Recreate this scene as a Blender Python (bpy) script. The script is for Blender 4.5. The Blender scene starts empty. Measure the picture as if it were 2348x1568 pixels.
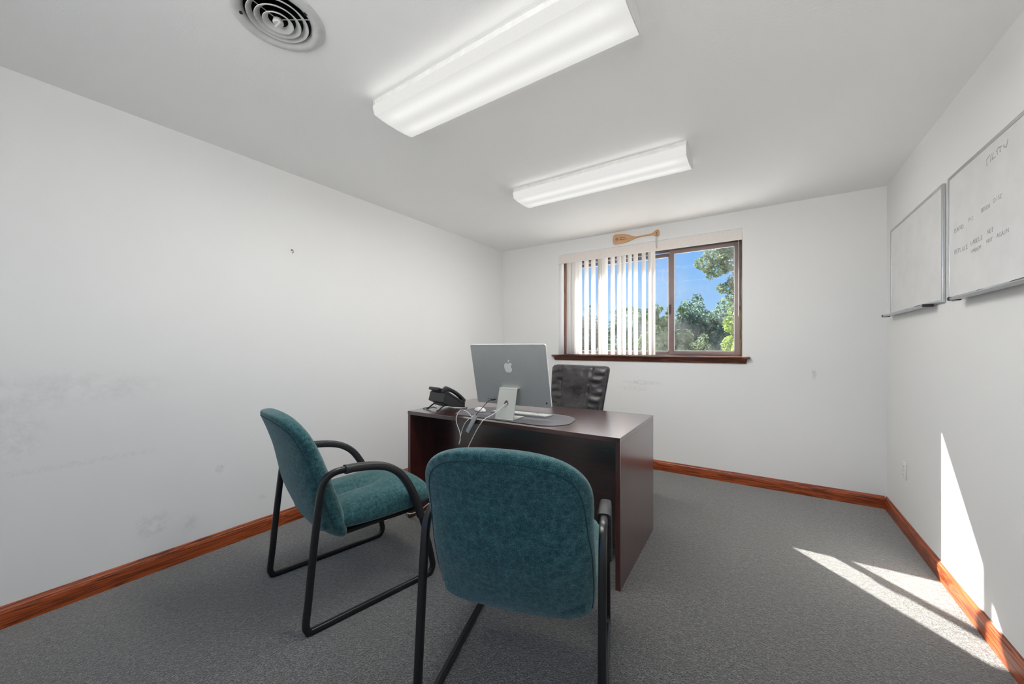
import bpy, bmesh, math, random
from mathutils import Vector, Matrix
R = math.radians
PI = math.pi
sc = bpy.context.scene
C = sc.collection
random.seed(7)

# ------------------------------------------------------------------ camera
HC = 1.2197
cam_d = bpy.data.cameras.new('camera')
cam_d.sensor_width = 36.0
cam_d.lens = 36.0 * 860.3 / 2348.0
cam_d.shift_y = 12.4 / 2348.0
cam_d.clip_start = 0.02
cam_d.clip_end = 300
cam = bpy.data.objects.new('camera', cam_d)
C.objects.link(cam)
cam.location = (0, 0, HC)
cam.rotation_euler = (R(90), 0, R(33.593))
sc.camera = cam

# ------------------------------------------------------------------ sky
world = bpy.data.worlds.new('sky')
sc.world = world
world.use_nodes = True
wn = world.node_tree
wn.nodes.clear()
w_out = wn.nodes.new('ShaderNodeOutputWorld')
w_bg = wn.nodes.new('ShaderNodeBackground')
w_tc = wn.nodes.new('ShaderNodeTexCoord')
w_sep = wn.nodes.new('ShaderNodeSeparateXYZ')
w_rmp = wn.nodes.new('ShaderNodeValToRGB')
wn.links.new(w_tc.outputs['Generated'], w_sep.inputs[0])
wn.links.new(w_sep.outputs['Z'], w_rmp.inputs[0])
wn.links.new(w_rmp.outputs[0], w_bg.inputs[0])
wn.links.new(w_bg.outputs[0], w_out.inputs[0])
el = w_rmp.color_ramp.elements
el[0].position = 0.0
el[0].color = (.46, .69, .96, 1)
el[1].position = 1.0
el[1].color = (.13, .36, .86, 1)
for pos, col in ((.10, (.36, .62, .98, 1)), (.28, (.18, .46, .97, 1))):
    e = el.new(pos)
    e.color = col
w_bg.inputs[1].default_value = .84

# ------------------------------------------------------------------ sun
sun_d = bpy.data.lights.new('sun', 'SUN')
sun_d.energy = 30.0
sun_d.angle = R(0.53)
sun_d.color = (1.0, .96, .9)
sun = bpy.data.objects.new('sun', sun_d)
C.objects.link(sun)
sun.location = (-8, 14, 14)
sun.rotation_euler = Vector((.90, -1.0, -1.10)).to_track_quat('-Z', 'Y').to_euler()

LAMP_DOWN = 16.0     # watts of each ceiling fixture, downward through the lens
LAMP_SIDE = 0.2      # watts of each fixture through each side of its wrap-around lens

# ------------------------------------------------------------------ exposure
sc.view_settings.view_transform = 'Standard'
sc.view_settings.look = 'None'
sc.view_settings.gamma = 1.0
sc.view_settings.exposure = 0.26
sc.view_settings.use_curve_mapping = False
cy = sc.cycles
cy.max_bounces = 12
cy.diffuse_bounces = 8
cy.glossy_bounces = 4
cy.transmission_bounces = 8
cy.transparent_max_bounces = 16
cy.sample_clamp_indirect = 6.0
cy.use_denoising = True

# ================================================================== helpers
def lin(r, g, b):
    def f(c):
        c /= 255.0
        return c / 12.92 if c <= .04045 else ((c + .055) / 1.055) ** 2.4
    return (f(r), f(g), f(b), 1.0)

class NT:
    def __init__(s, name):
        s.m = bpy.data.materials.new(name)
        s.m.use_nodes = True
        s.t = s.m.node_tree
        s.b = s.t.nodes['Principled BSDF']
        s.out = s.t.nodes['Material Output']
    def n(s, typ, **kw):
        nd = s.t.nodes.new(typ)
        for k, v in kw.items():
            setattr(nd, k, v)
        return nd
    def l(s, a, b):
        s.t.links.new(a, b)
    def coord(s, scale=(1, 1, 1), rot=(0, 0, 0), loc=(0, 0, 0), kind='Object'):
        tc = s.n('ShaderNodeTexCoord')
        mp = s.n('ShaderNodeMapping')
        mp.inputs['Scale'].default_value = scale
        mp.inputs['Rotation'].default_value = rot
        mp.inputs['Location'].default_value = loc
        s.l(tc.outputs[kind], mp.inputs[0])
        return mp.outputs[0]
    def noise(s, vec, scale, detail=2, rough=.5, dist=0):
        nd = s.n('ShaderNodeTexNoise')
        nd.inputs['Scale'].default_value = scale
        nd.inputs['Detail'].default_value = detail
        nd.inputs['Roughness'].default_value = rough
        nd.inputs['Distortion'].default_value = dist
        if vec is not None:
            s.l(vec, nd.inputs['Vector'])
        return nd.outputs['Fac']
    def ramp(s, fac, stops):
        nd = s.n('ShaderNodeValToRGB')
        e = nd.color_ramp.elements
        e[0].position, e[0].color = stops[0][0], stops[0][1]
        e[1].position, e[1].color = stops[-1][0], stops[-1][1]
        for p, c in stops[1:-1]:
            x = e.new(p)
            x.color = c
        s.l(fac, nd.inputs[0])
        return nd.outputs[0]
    def math(s, op, a, b=None, clamp=False):
        nd = s.n('ShaderNodeMath', operation=op, use_clamp=clamp)
        for i, v in enumerate((a, b)):
            if v is None:
                continue
            if isinstance(v, (int, float)):
                nd.inputs[i].default_value = v
            else:
                s.l(v, nd.inputs[i])
        return nd.outputs[0]
    def mixc(s, fac, a, b, blend='MIX'):
        nd = s.n('ShaderNodeMix', data_type='RGBA', blend_type=blend)
        for sock, v in ((nd.inputs[0], fac), (nd.inputs[6], a), (nd.inputs[7], b)):
            if isinstance(v, (int, float, tuple)):
                sock.default_value = v
            else:
                s.l(v, sock)
        return nd.outputs[2]
    def bump(s, h, strength, dist=.01):
        nd = s.n('ShaderNodeBump')
        nd.inputs['Strength'].default_value = strength
        nd.inputs['Distance'].default_value = dist
        s.l(h, nd.inputs['Height'])
        s.l(nd.outputs[0], s.b.inputs['Normal'])
    def set(s, **kw):
        for k, v in kw.items():
            k = k.replace('_', ' ')
            if isinstance(v, (int, float, tuple)):
                s.b.inputs[k].default_value = v
            else:
                s.l(v, s.b.inputs[k])

M = {}
def simple(name, col, rough=.5, metal=0.0, var=.06, scale=30, bump=0.0, **kw):
    t = NT(name)
    v = t.coord()
    nz = t.noise(v, scale, 3)
    lo = tuple(c * (1 - var) for c in col[:3]) + (1,)
    hi = tuple(min(1, c * (1 + var)) for c in col[:3]) + (1,)
    t.set(Base_Color=t.ramp(nz, [(.3, lo), (.7, hi)]), Roughness=rough, Metallic=metal)
    if bump:
        t.bump(nz, bump, .002)
    for k, x in kw.items():
        t.b.inputs[k.replace('_', ' ')].default_value = x
    M[name] = t.m
    return t.m

def wall_paint(name, col, stains=()):
    t = NT(name)
    v = t.coord()
    big = t.noise(v, 1.3, 2)
    c = t.ramp(big, [(.3, tuple(x * .985 for x in col[:3]) + (1,)), (.7, col)])
    for (loc, size, amount, sc_) in stains:
        mp = t.n('ShaderNodeMapping', vector_type='TEXTURE')
        tc = t.n('ShaderNodeTexCoord')
        mp.inputs['Location'].default_value = loc
        mp.inputs['Scale'].default_value = size
        t.l(tc.outputs['Object'], mp.inputs[0])
        g = t.n('ShaderNodeTexGradient', gradient_type='SPHERICAL')
        t.l(mp.outputs[0], g.inputs[0])
        nz = t.noise(v, sc_, 5, .7)
        k = t.math('MULTIPLY', t.math('MULTIPLY', g.outputs['Fac'], 2.0, True), t.math('MULTIPLY', t.math('SUBTRACT', nz, .42, True), 4.0, True))
        c = t.mixc(t.math('MULTIPLY', k, amount), c, (.33, .32, .30, 1))
    t.set(Base_Color=c, Roughness=.55)
    t.b.inputs['Specular IOR Level'].default_value = .25
    t.bump(t.noise(v, 90, 4, .6), .06, .004)
    M[name] = t.m
    return t.m

WHITE = (.83, .83, .82, 1)
wall_paint('wall_paint', WHITE)
wall_paint('wall_paint_left', WHITE, [((-2.75, .22, 1.02), (.3, .55, .10), .16, 14), ((-2.75, .14, .84), (.3, .14, .16), .16, 30),
           ((-2.75, .30, .66), (.3, .45, .018), .16, 40), ((-2.75, .62, .26), (.3, .09, .09), .25, 22), ((-2.75, .92, .48), (.3, .03, .03), .4, 60),
           ((-2.75, .78, .2), (.3, .05, .07), .25, 22), ((-2.75, 1.15, .23), (.3, .04, .02), .25, 50)])
wall_paint('wall_paint_back', WHITE, [((-1.02, 3.925, .86), (.22, .3, .03), .35, 40), ((-1.1, 3.925, .80), (.2, .3, .04), .2, 40), ((.36, 3.925, 1.0), (.02, .3, .05), .5, 60)])

t = NT('ceiling_paint')
v = t.coord()
st = t.coord(scale=(1, 2.2, 1), rot=(0, 0, .6))
rid = t.n('ShaderNodeTexNoise')
rid.inputs['Scale'].default_value = 26
rid.inputs['Detail'].default_value = 6
rid.inputs['Roughness'].default_value = .62
rid.inputs['Distortion'].default_value = 1.4
t.l(st, rid.inputs['Vector'])
msk = t.ramp(t.noise(v, 2.2, 2), [(.42, (0, 0, 0, 1)), (.62, (1, 1, 1, 1))])
h = t.math('MULTIPLY', t.math('ABSOLUTE', t.math('SUBTRACT', rid.outputs['Fac'], .5)), t.math('ADD', t.math('MULTIPLY', msk, .8), .2))
t.set(Base_Color=(.92, .92, .91, 1), Roughness=.6)
t.b.inputs['Specular IOR Level'].default_value = .2
t.bump(h, .28, .008)
M['ceiling_paint'] = t.m

t = NT('carpet')
v = t.coord()
fine = t.noise(v, 150, 3, .75)
mid = t.noise(v, 50, 3, .6)
big = t.noise(v, 1.6, 3, .5)
mix = t.math('ADD', t.math('MULTIPLY', fine, .75), t.math('MULTIPLY', mid, .25))
col = t.ramp(mix, [(.36, (.010, .010, .009, 1)), (.5, (.076, .074, .067, 1)), (.64, (.28, .272, .250, 1))])
col = t.mixc(t.math('MULTIPLY', t.math('SUBTRACT', big, .45, True), .9), col, (.085, .075, .06, 1))
t.set(Base_Color=col, Roughness=.95)
t.b.inputs['Specular IOR Level'].default_value = .05
t.b.inputs['Sheen Weight'].default_value = .9
t.b.inputs['Sheen Roughness'].default_value = .35
t.bump(mix, .9, .01)
M['carpet'] = t.m

def wood(name, dark, mid, light, axis='Y', scale=1.0, rough=.35, contrast=1.0, coat=.2):
    t = NT(name)
    s = {'X': (.35, 6, 6), 'Y': (6, .35, 6), 'Z': (6, 6, .35)}[axis]
    v = t.coord(scale=tuple(x * scale for x in s))
    nz = t.noise(v, 2.2, 4, .55, 1.6)
    bands = t.n('ShaderNodeMath', operation='SINE')
    t.l(t.math('MULTIPLY', nz, 34), bands.inputs[0])
    g = t.math('ADD', t.math('MULTIPLY', bands.outputs[0], .22 * contrast), .5)
    v2 = t.coord(scale=tuple(x * scale * (9 if x > 1 else 3) for x in s))
    fine = t.noise(v2, 3, 4, .6)
    g = t.math('ADD', t.math('MULTIPLY', g, .7), t.math('MULTIPLY', fine, .3))
    c = t.ramp(g, [(.28, dark), (.5, mid), (.75, light)])
    t.set(Base_Color=c, Roughness=rough)
    t.b.inputs['Coat Weight'].default_value = coat
    t.b.inputs['Coat Roughness'].default_value = .2
    t.b.inputs['Coat IOR'].default_value = 1.8 if coat > .9 else 1.5
    t.bump(g, .05, .002)
    M[name] = t.m
    return t.m

for ax in 'XY':
    wood('oak_' + ax, lin(58, 24, 12), lin(156, 72, 34), lin(186, 96, 50), ax, 1.6, .38, .85, .2)
wood('stool_wood', lin(60, 34, 26), lin(100, 58, 42), lin(128, 80, 60), 'X', 1.8, .32, .9, .3)
wood('jamb_wood', lin(70, 40, 25), lin(125, 85, 62), lin(150, 106, 80), 'Z', 1.8, .5, .9, .0)
wood('desk_laminate', lin(40, 18, 17), lin(58, 26, 24), lin(72, 34, 30), 'X', 1.2, .28, .6, 1.0)
wood('desk_panel', lin(52, 20, 18), lin(68, 27, 24), lin(82, 36, 31), 'Z', 1.2, .30, .6, 1.0)
wood('paddle_wood', lin(186, 138, 96), lin(212, 166, 124), lin(226, 184, 144), 'X', 1.5, .5, .6, .1)
wood('bark', lin(50, 40, 32), lin(80, 66, 52), lin(110, 94, 76), 'Z', .5, .9, 1.0, 0)

simple('bronze_frame', lin(122, 106, 104), .42, .0, .05, 20)
simple('bronze_dark', lin(70, 58, 56), .5, .0, .05, 20)
simple('gasket', lin(205, 205, 205), .5)
simple('valance', (.80, .745, .70, 1), .7, 0, .03, 60, .1)
simple('black_frame', (.012, .012, .013, 1), .28, .0, .15, 40)
simple('black_rubber', (.022, .021, .023, 1), .42, 0, .2, 120, .1)
simple('black_plastic', (.018, .018, .02, 1), .35, 0, .2, 60)
simple('dark_screen', (.01, .011, .013, 1), .1)
simple('aluminium', lin(196, 198, 200), .35, .85, .03, 40)
simple('back_shell', lin(178, 179, 178), .40, .45, .02, 12)
simple('stand_metal', lin(205, 206, 198), .42, .6, .02, 12)
simple('rim_white', lin(232, 232, 230), .4)
simple('logo_metal', lin(235, 236, 235), .35, .3, .02)
simple('white_plastic', lin(232, 232, 230), .4)
simple('white_metal', lin(226, 226, 223), .45)
simple('key_white', lin(222, 222, 220), .5)
simple('white_cable', lin(224, 222, 216), .5)
simple('grey_hub', lin(170, 173, 173), .4, .4)
simple('mat_grey', lin(96, 94, 98), .6, 0, .05, 60)
simple('duct_black', (.012, .012, .012, 1), .7)
simple('duct_ring', lin(205, 205, 203), .45)
simple('ink', lin(142, 142, 144), .7)
simple('paddle_ink', lin(128, 84, 50), .7)
simple('cord_grey', lin(96, 92, 92), .7)
simple('chrome', lin(150, 150, 150), .2, 1.0)
simple('cap_dark', lin(30, 30, 32), .4)
simple('socket_dark', lin(60, 60, 60), .5)

t = NT('board_white')
v = t.coord()
sm = t.noise(v, 5, 4, .6)
t.set(Base_Color=t.ramp(sm, [(.35, (.70, .70, .695, 1)), (.65, (.76, .76, .755, 1))]), Roughness=.22)
M['board_white'] = t.m

# teal upholstery: clumped coral-like figure
def fabric(name, gain=1.0):
    t = NT(name)
    v = t.coord()
    def warped(scale, amp, detail=2):
        w = t.n('ShaderNodeTexNoise')
        w.inputs['Scale'].default_value = scale
        w.inputs['Detail'].default_value = detail
        t.l(v, w.inputs['Vector'])
        a = t.n('ShaderNodeVectorMath', operation='MULTIPLY_ADD')
        t.l(w.outputs['Color'], a.inputs[0])
        a.inputs[1].default_value = (amp, amp, amp)
        t.l(v, a.inputs[2])
        return a.outputs[0]
    # scalloped clumps, pale along their rims and veined inside
    ve = t.n('ShaderNodeTexVoronoi', feature='DISTANCE_TO_EDGE')
    ve.inputs['Scale'].default_value = 40
    ve.inputs['Randomness'].default_value = .7
    t.l(warped(75, .026, 3), ve.inputs['Vector'])
    rim = t.math('SUBTRACT', 1.0, t.math('MULTIPLY', ve.outputs['Distance'], 6.0), True)
    vf = t.n('ShaderNodeTexVoronoi', feature='DISTANCE_TO_EDGE')
    vf.inputs['Scale'].default_value = 210
    t.l(warped(260, .006), vf.inputs['Vector'])
    vein = t.math('SUBTRACT', 1.0, t.math('MULTIPLY', vf.outputs['Distance'], 5.0), True)
    thread = t.noise(v, 420, 2, .6)
    vc = t.n('ShaderNodeTexVoronoi', feature='F1')
    vc.inputs['Scale'].default_value = 46
    vc.inputs['Randomness'].default_value = .7
    t.l(warped(75, .026, 3), vc.inputs['Vector'])
    f = t.math('ADD', t.math('MULTIPLY', rim, .10), t.math('MULTIPLY', vein, .34))
    f = t.math('ADD', f, t.math('MULTIPLY', vc.outputs['Distance'], .36))
    f = t.math('ADD', f, t.math('MULTIPLY', t.math('SUBTRACT', thread, .5), .5))
    g = lambda a: tuple(c * gain for c in a) + (1,)
    c = t.ramp(f, [(.08, g((.006, .026, .030))), (.34, g((.017, .058, .064))), (.58, g((.042, .110, .114))), (.85, g((.095, .195, .196)))])
    t.set(Base_Color=c, Roughness=.9)
    t.b.inputs['Specular IOR Level'].default_value = .15
    t.b.inputs['Sheen Weight'].default_value = .5
    t.b.inputs['Sheen Roughness'].default_value = .4
    t.b.inputs['Sheen Tint'].default_value = (.75, .9, .9, 1)
    t.bump(f, .5, .003)
    M[name] = t.m
fabric('teal_fabric', 1.45)
simple('teal_piping', (.012, .05, .056, 1), .85)
simple('dust_cover', (.012, .013, .014, 1), .9)

t = NT('black_leather')
v = t.coord()
gr = t.noise(v, 160, 3, .6)
wr = t.noise(t.coord(scale=(1, 1, 1.6)), 9, 3, .55, .8)
t.set(Base_Color=t.ramp(wr, [(.3, (.026, .024, .026, 1)), (.7, (.05, .047, .048, 1))]), Roughness=.38)
t.bump(t.math('ADD', t.math('MULTIPLY', wr, 1.0), t.math('MULTIPLY', gr, .06)), .55, .012)
M['black_leather'] = t.m

# translucent vinyl vanes
t = NT('vane_vinyl')
d = t.n('ShaderNodeBsdfDiffuse')
d.inputs[0].default_value = (.84, .82, .80, 1)
tr = t.n('ShaderNodeBsdfTranslucent')
tr.inputs[0].default_value = (.86, .84, .82, 1)
mx = t.n('ShaderNodeMixShader')
rib = t.noise(t.coord(scale=(60, 60, 1)), 3, 2)
t.l(t.math('ADD', t.math('MULTIPLY', rib, .06), .22), mx.inputs[0])
t.l(d.outputs[0], mx.inputs[1])
t.l(tr.outputs[0], mx.inputs[2])
t.l(mx.outputs[0], t.out.inputs[0])
M['vane_vinyl'] = t.m

# window glass, lightly hazed with dried dirt
t = NT('window_glass')
tp = t.n('ShaderNodeBsdfTransparent')
tp.inputs[0].default_value = (.97, .98, .98, 1)
gl = t.n('ShaderNodeBsdfGlossy')
gl.inputs['Roughness'].default_value = .02
fr = t.n('ShaderNodeLayerWeight')
m1 = t.n('ShaderNodeMixShader')
t.l(t.math('ADD', t.math('MULTIPLY', t.math('POWER', fr.outputs['Facing'], 5.0), .3), .0012), m1.inputs[0])
t.l(tp.outputs[0], m1.inputs[1])
t.l(gl.outputs[0], m1.inputs[2])
hz = t.n('ShaderNodeBsdfDiffuse')
hz.inputs[0].default_value = (.75, .76, .78, 1)
m2 = t.n('ShaderNodeMixShader')
dirt = t.ramp(t.noise(t.coord(scale=(1, 1, .8)), 3.2, 4, .6, .5), [(.42, (.015, .015, .015, 1)), (.72, (.14, .14, .14, 1))])
t.l(dirt, m2.inputs[0])
t.l(m1.outputs[0], m2.inputs[1])
t.l(hz.outputs[0], m2.inputs[2])
t.l(m2.outputs[0], t.out.inputs[0])
M['window_glass'] = t.m

# prismatic lens of the fluorescent fixtures: two tubes glow through it
t = NT('lamp_lens')
v = t.coord()
sp = t.n('ShaderNodeSeparateXYZ')
t.l(v, sp.inputs[0])
ay = t.math('ABSOLUTE', sp.outputs['Y'])
q = t.math('DIVIDE', t.math('SUBTRACT', ay, .058), .034)
gs = t.math('POWER', 2.718, t.math('MULTIPLY', t.math('MULTIPLY', q, q), -1.0))
ax_ = t.math('ABSOLUTE', sp.outputs['X'])
ends = t.math('MULTIPLY', t.math('SUBTRACT', .63, ax_), 9.0, True)
chk = t.noise(t.coord(scale=(1, 1, 1)), 260, 0)
st_ = t.math('ADD', t.math('MULTIPLY', t.math('MULTIPLY', gs, ends), .16), .58)
st_ = t.math('ADD', st_, t.math('MULTIPLY', t.math('SUBTRACT', chk, .5), .05))
em = t.n('ShaderNodeEmission')
em.inputs[0].default_value = (1.0, .995, .965, 1)
t.l(st_, em.inputs[1])
df = t.n('ShaderNodeBsdfDiffuse')
df.inputs[0].default_value = (.10, .10, .10, 1)
ad = t.n('ShaderNodeAddShader')
t.l(em.outputs[0], ad.inputs[0])
t.l(df.outputs[0], ad.inputs[1])
t.l(ad.outputs[0], t.out.inputs[0])
M['lamp_lens'] = t.m

def leaf_mat(name, a, b):
    t = NT(name)
    oi = t.n('ShaderNodeTexCoord')
    nz = t.noise(oi.outputs['Object'], 1.7, 3)
    c = t.ramp(nz, [(.3, a), (.7, b)])
    d = t.n('ShaderNodeBsdfDiffuse')
    t.l(c, d.inputs[0])
    tr = t.n('ShaderNodeBsdfTranslucent')
    t.l(c, tr.inputs[0])
    m = t.n('ShaderNodeMixShader')
    m.inputs[0].default_value = .45
    t.l(d.outputs[0], m.inputs[1])
    t.l(tr.outputs[0], m.inputs[2])
    t.l(m.outputs[0], t.out.inputs[0])
    M[name] = t.m
leaf_mat('leaf_mid', (0.089, 0.141, 0.079, 1), (0.204, 0.263, 0.145, 1))
leaf_mat('leaf_blue', (0.086, 0.140, 0.113, 1), (0.187, 0.266, 0.212, 1))
leaf_mat('leaf_bright', (0.173, 0.253, 0.065, 1), (0.335, 0.421, 0.130, 1))
leaf_mat('leaf_pale', (0.097, 0.135, 0.078, 1), (0.186, 0.228, 0.148, 1))
leaf_mat('leaf_dark', (0.044, 0.088, 0.072, 1), (0.101, 0.151, 0.122, 1))
simple('bounce_ground', (.72, .71, .69, 1), .95, 0, .15, 3)  # outside ground, out of view, kept pale and neutral to bounce sunlight indoors

# ------------------------------------------------------------------ geometry helpers
def mesh(name, verts, faces, mat, parent=None, smooth=False, loc=(0, 0, 0), rot=(0, 0, 0)):
    me = bpy.data.meshes.new(name)
    me.from_pydata([tuple(v) for v in verts], [], faces)
    me.validate()
    bm = bmesh.new()
    bm.from_mesh(me)
    bmesh.ops.recalc_face_normals(bm, faces=bm.faces)
    bm.to_mesh(me)
    bm.free()
    me.materials.append(M[mat] if isinstance(mat, str) else mat)
    if smooth:
        me.polygons.foreach_set('use_smooth', [True] * len(me.polygons))
        if smooth != 'all':
            try:
                me.set_sharp_from_angle(angle=R(smooth if smooth is not True else 40))
            except Exception:
                pass
    o = bpy.data.objects.new(name, me)
    C.objects.link(o)
    o.location = loc
    o.rotation_euler = rot
    if parent:
        o.parent = parent
    return o

def tag(o, label, cat=None, group=None, kind=None):
    o['label'] = label
    if cat:
        o['category'] = cat
    if group:
        o['group'] = group
    if kind:
        o['kind'] = kind
    return o

def thing(name, label, cat, loc=(0, 0, 0), rotz=0, group=None, kind=None):
    o = bpy.data.objects.new(name, None)
    C.objects.link(o)
    o.empty_display_size = .1
    o.location = loc
    o.rotation_euler = (0, 0, R(rotz))
    return tag(o, label, cat, group, kind)

class G:
    """collects raw geometry"""
    def __init__(s):
        s.v, s.f = [], []
    def add(s, v, f):
        k = len(s.v)
        s.v += [tuple(x) for x in v]
        s.f += [tuple(i + k for i in q) for q in f]
        return s
    def box(s, a, b):
        (x0, y0, z0), (x1, y1, z1) = a, b
        v = [(x, y, z) for z in (z0, z1) for y in (y0, y1) for x in (x0, x1)]
        return s.add(v, [(0, 2, 3, 1), (4, 5, 7, 6), (0, 1, 5, 4), (1, 3, 7, 5), (3, 2, 6, 7), (2, 0, 4, 6)])
    def bbox(s, a, b, bev=.003, seg=2):
        bm = bmesh.new()
        g = G().box(a, b)
        vs = [bm.verts.new(p) for p in g.v]
        for q in g.f:
            bm.faces.new([vs[i] for i in q])
        bmesh.ops.bevel(bm, geom=bm.edges[:], offset=bev, segments=seg, affect='EDGES', profile=.5)
        bm.verts.index_update()
        s.add([v.co[:] for v in bm.verts], [[v.index for v in f.verts] for f in bm.faces])
        bm.free()
        return s
    def prism(s, pts, axis, a, b, scale_b=None):
        """pts: 2D outline; axis: extrusion axis; order of the 2D coords follows xyz without that axis"""
        n = len(pts)
        def P(p, w):
            if axis == 'x': return (w, p[0], p[1])
            if axis == 'y': return (p[0], w, p[1])
            return (p[0], p[1], w)
        v = [P(p, a) for p in pts] + [P(p, b) for p in pts]
        f = [tuple(range(n))[::-1], tuple(range(n, 2 * n))]
        f += [(i, (i + 1) % n, n + (i + 1) % n, n + i) for i in range(n)]
        return s.add(v, f)
    def rings(s, rings, cap=True, closed=False):
        n = len(rings[0])
        v = [p for r in rings for p in r]
        f = []
        m = len(rings)
        for i in range(m - (0 if closed else 1)):
            j = (i + 1) % m
            for k in range(n):
                f.append((i * n + k, i * n + (k + 1) % n, j * n + (k + 1) % n, j * n + k))
        if cap and not closed:
            f.append(tuple(range(n))[::-1])
            f.append(tuple((m - 1) * n + k for k in range(n)))
        return s.add(v, f)
    def tube(s, pts, r, n=10, closed=False):
        pts = [Vector(p) for p in pts]
        m = len(pts)
        T = []
        for i in range(m):
            a = pts[(i - 1) % m] if (closed or i > 0) else pts[i]
            b = pts[(i + 1) % m] if (closed or i < m - 1) else pts[i]
            T.append((b - a).normalized())
        up = Vector((0, 0, 1)) if abs(T[0].z) < .9 else Vector((1, 0, 0))
        nv = (up - T[0] * up.dot(T[0])).normalized()
        rg = []
        for i in range(m):
            nv = (nv - T[i] * nv.dot(T[i])).normalized()
            bv = T[i].cross(nv)
            rr = r(i / max(1, m - 1)) if callable(r) else r
            rg.append([pts[i] + (nv * math.cos(2 * PI * k / n) + bv * math.sin(2 * PI * k / n)) * rr for k in range(n)])
        return s.rings(rg, True, closed)
    def lathe(s, prof, n=48, center=(0, 0, 0)):
        rg = []
        for (r, z) in prof:
            rg.append([(center[0] + r * math.cos(2 * PI * k / n), center[1] + r * math.sin(2 * PI * k / n), center[2] + z) for k in range(n)])
        return s.rings(rg, False)
    def xf(s, mtx):
        s.v = [tuple(mtx @ Vector(p)) for p in s.v]
        return s
    def o(s, name, mat, parent=None, smooth=False, **kw):
        return mesh(name, s.v, s.f, mat, parent, smooth, **kw)

def smooth_path(pts, n=8, closed=False):
    """Catmull-Rom through the points"""
    P = [Vector(p) for p in pts]
    out = []
    m = len(P)
    for i in range(m if closed else m - 1):
        p1, p2 = P[i], P[(i + 1) % m]
        p0 = P[i - 1] if (closed or i > 0) else p1 * 2 - p2
        p3 = P[(i + 2) % m] if (closed or i + 2 < m) else p2 * 2 - p1
        for k in range(n):
            t = k / n
            out.append(.5 * ((2 * p1) + (p2 - p0) * t + (2 * p0 - 5 * p1 + 4 * p2 - p3) * t * t + (3 * p1 - p0 - 3 * p2 + p3) * t ** 3))
    if not closed:
        out.append(P[-1])
    return out

def interp(tab, x):
    if x <= tab[0][0]: return tab[0][1]
    for (a, va), (b, vb) in zip(tab, tab[1:]):
        if x <= b:
            u = (x - a) / (b - a)
            return va + (vb - va) * u
    return tab[-1][1]

def sm_interp(tab, x):
    """smooth (cubic hermite) table lookup"""
    n = len(tab)
    if x <= tab[0][0]: return tab[0][1]
    if x >= tab[-1][0]: return tab[-1][1]
    for i in range(n - 1):
        a, va = tab[i]
        b, vb = tab[i + 1]
        if x <= b:
            h = b - a
            def sl(j):
                if j <= 0 or j >= n - 1:
                    k = min(max(j, 0), n - 2) if j <= 0 else n - 2
                    return (tab[k + 1][1] - tab[k][1]) / (tab[k + 1][0] - tab[k][0])
                return (tab[j + 1][1] - tab[j - 1][1]) / (tab[j + 1][0] - tab[j - 1][0])
            m0, m1 = sl(i), sl(i + 1)
            u = (x - a) / h
            return (2 * u**3 - 3 * u**2 + 1) * va + (u**3 - 2 * u**2 + u) * h * m0 + (-2 * u**3 + 3 * u**2) * vb + (u**3 - u**2) * h * m1

def copy_tree(o, parent=None):
    c = o.copy()
    C.objects.link(c)
    c.parent = parent
    for ch in list(o.children):
        copy_tree(ch, c)
    return c

# ================================================================== the room
XL, XR, YB, YF, H = -2.749, .790, 3.925, -.75, 2.44
TH = .30
def struct(name, g, mat, label, cat, smooth=False):
    o = g.o(name, mat, None, smooth)
    return tag(o, label, cat, None, 'structure')

struct('floor', G().box((XL - .1, YF - .1, -.12), (XR + .1, YB + TH, 0)), 'carpet', 'grey looped-pile carpet covering the whole office floor', 'floor')
VX, VY, VH = -1.4915, .679, .107
cg = G()
cg.box((XL - .2, YF - .2, H), (VX - VH, YB + TH, H + .15))
cg.box((VX + VH, YF - .2, H), (XR + .2, YB + TH, H + .15))
cg.box((VX - VH, YF - .2, H), (VX + VH, VY - VH, H + .15))
cg.box((VX - VH, VY + VH, H), (VX + VH, YB + TH, H + .15))
struct('ceiling', cg, 'ceiling_paint', 'white textured plaster ceiling of the office', 'ceiling')
struct('wall_left', G().box((XL - .15, YF - .15, 0), (XL, YB + TH, H)), 'wall_paint_left', 'scuffed white wall on the left with a tiny hook', 'wall')
struct('wall_right', G().box((XR, YF - .15, 0), (XR + .15, YB + TH, H)), 'wall_paint', 'white wall on the right carrying the whiteboards', 'wall')
# back wall with the window opening
WX0, WX1, WZ0, WZ1 = -1.957, -.141, 1.115, 2.287
g = G()
g.box((XL, YB, 0), (WX0, YB + TH, H))
g.box((WX1, YB, 0), (XR, YB + TH, H))
g.box((WX0, YB, 0), (WX1, YB + TH, WZ0))
g.box((WX0, YB, WZ1), (WX1, YB + TH, H))
struct('wall_back', g, 'wall_paint_back', 'white end wall around the wide window', 'wall')
g = G()
DX0, DX1, DZ, DB = -1.6, .6, 2.34, .8  # opening added in the unseen wall so daylight fills the room
g.box((DX0, YF - .15, 0), (DX1, YF, DB))
g.box((XL, YF - .15, 0), (DX0, YF, H))
g.box((DX1, YF - .15, 0), (XR, YF, H))
g.box((DX0, YF - .15, DZ), (DX1, YF, H))
struct('wall_front', g, 'wall_paint', 'unseen white wall behind the camera with an opening added for fill daylight', 'wall')

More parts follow.
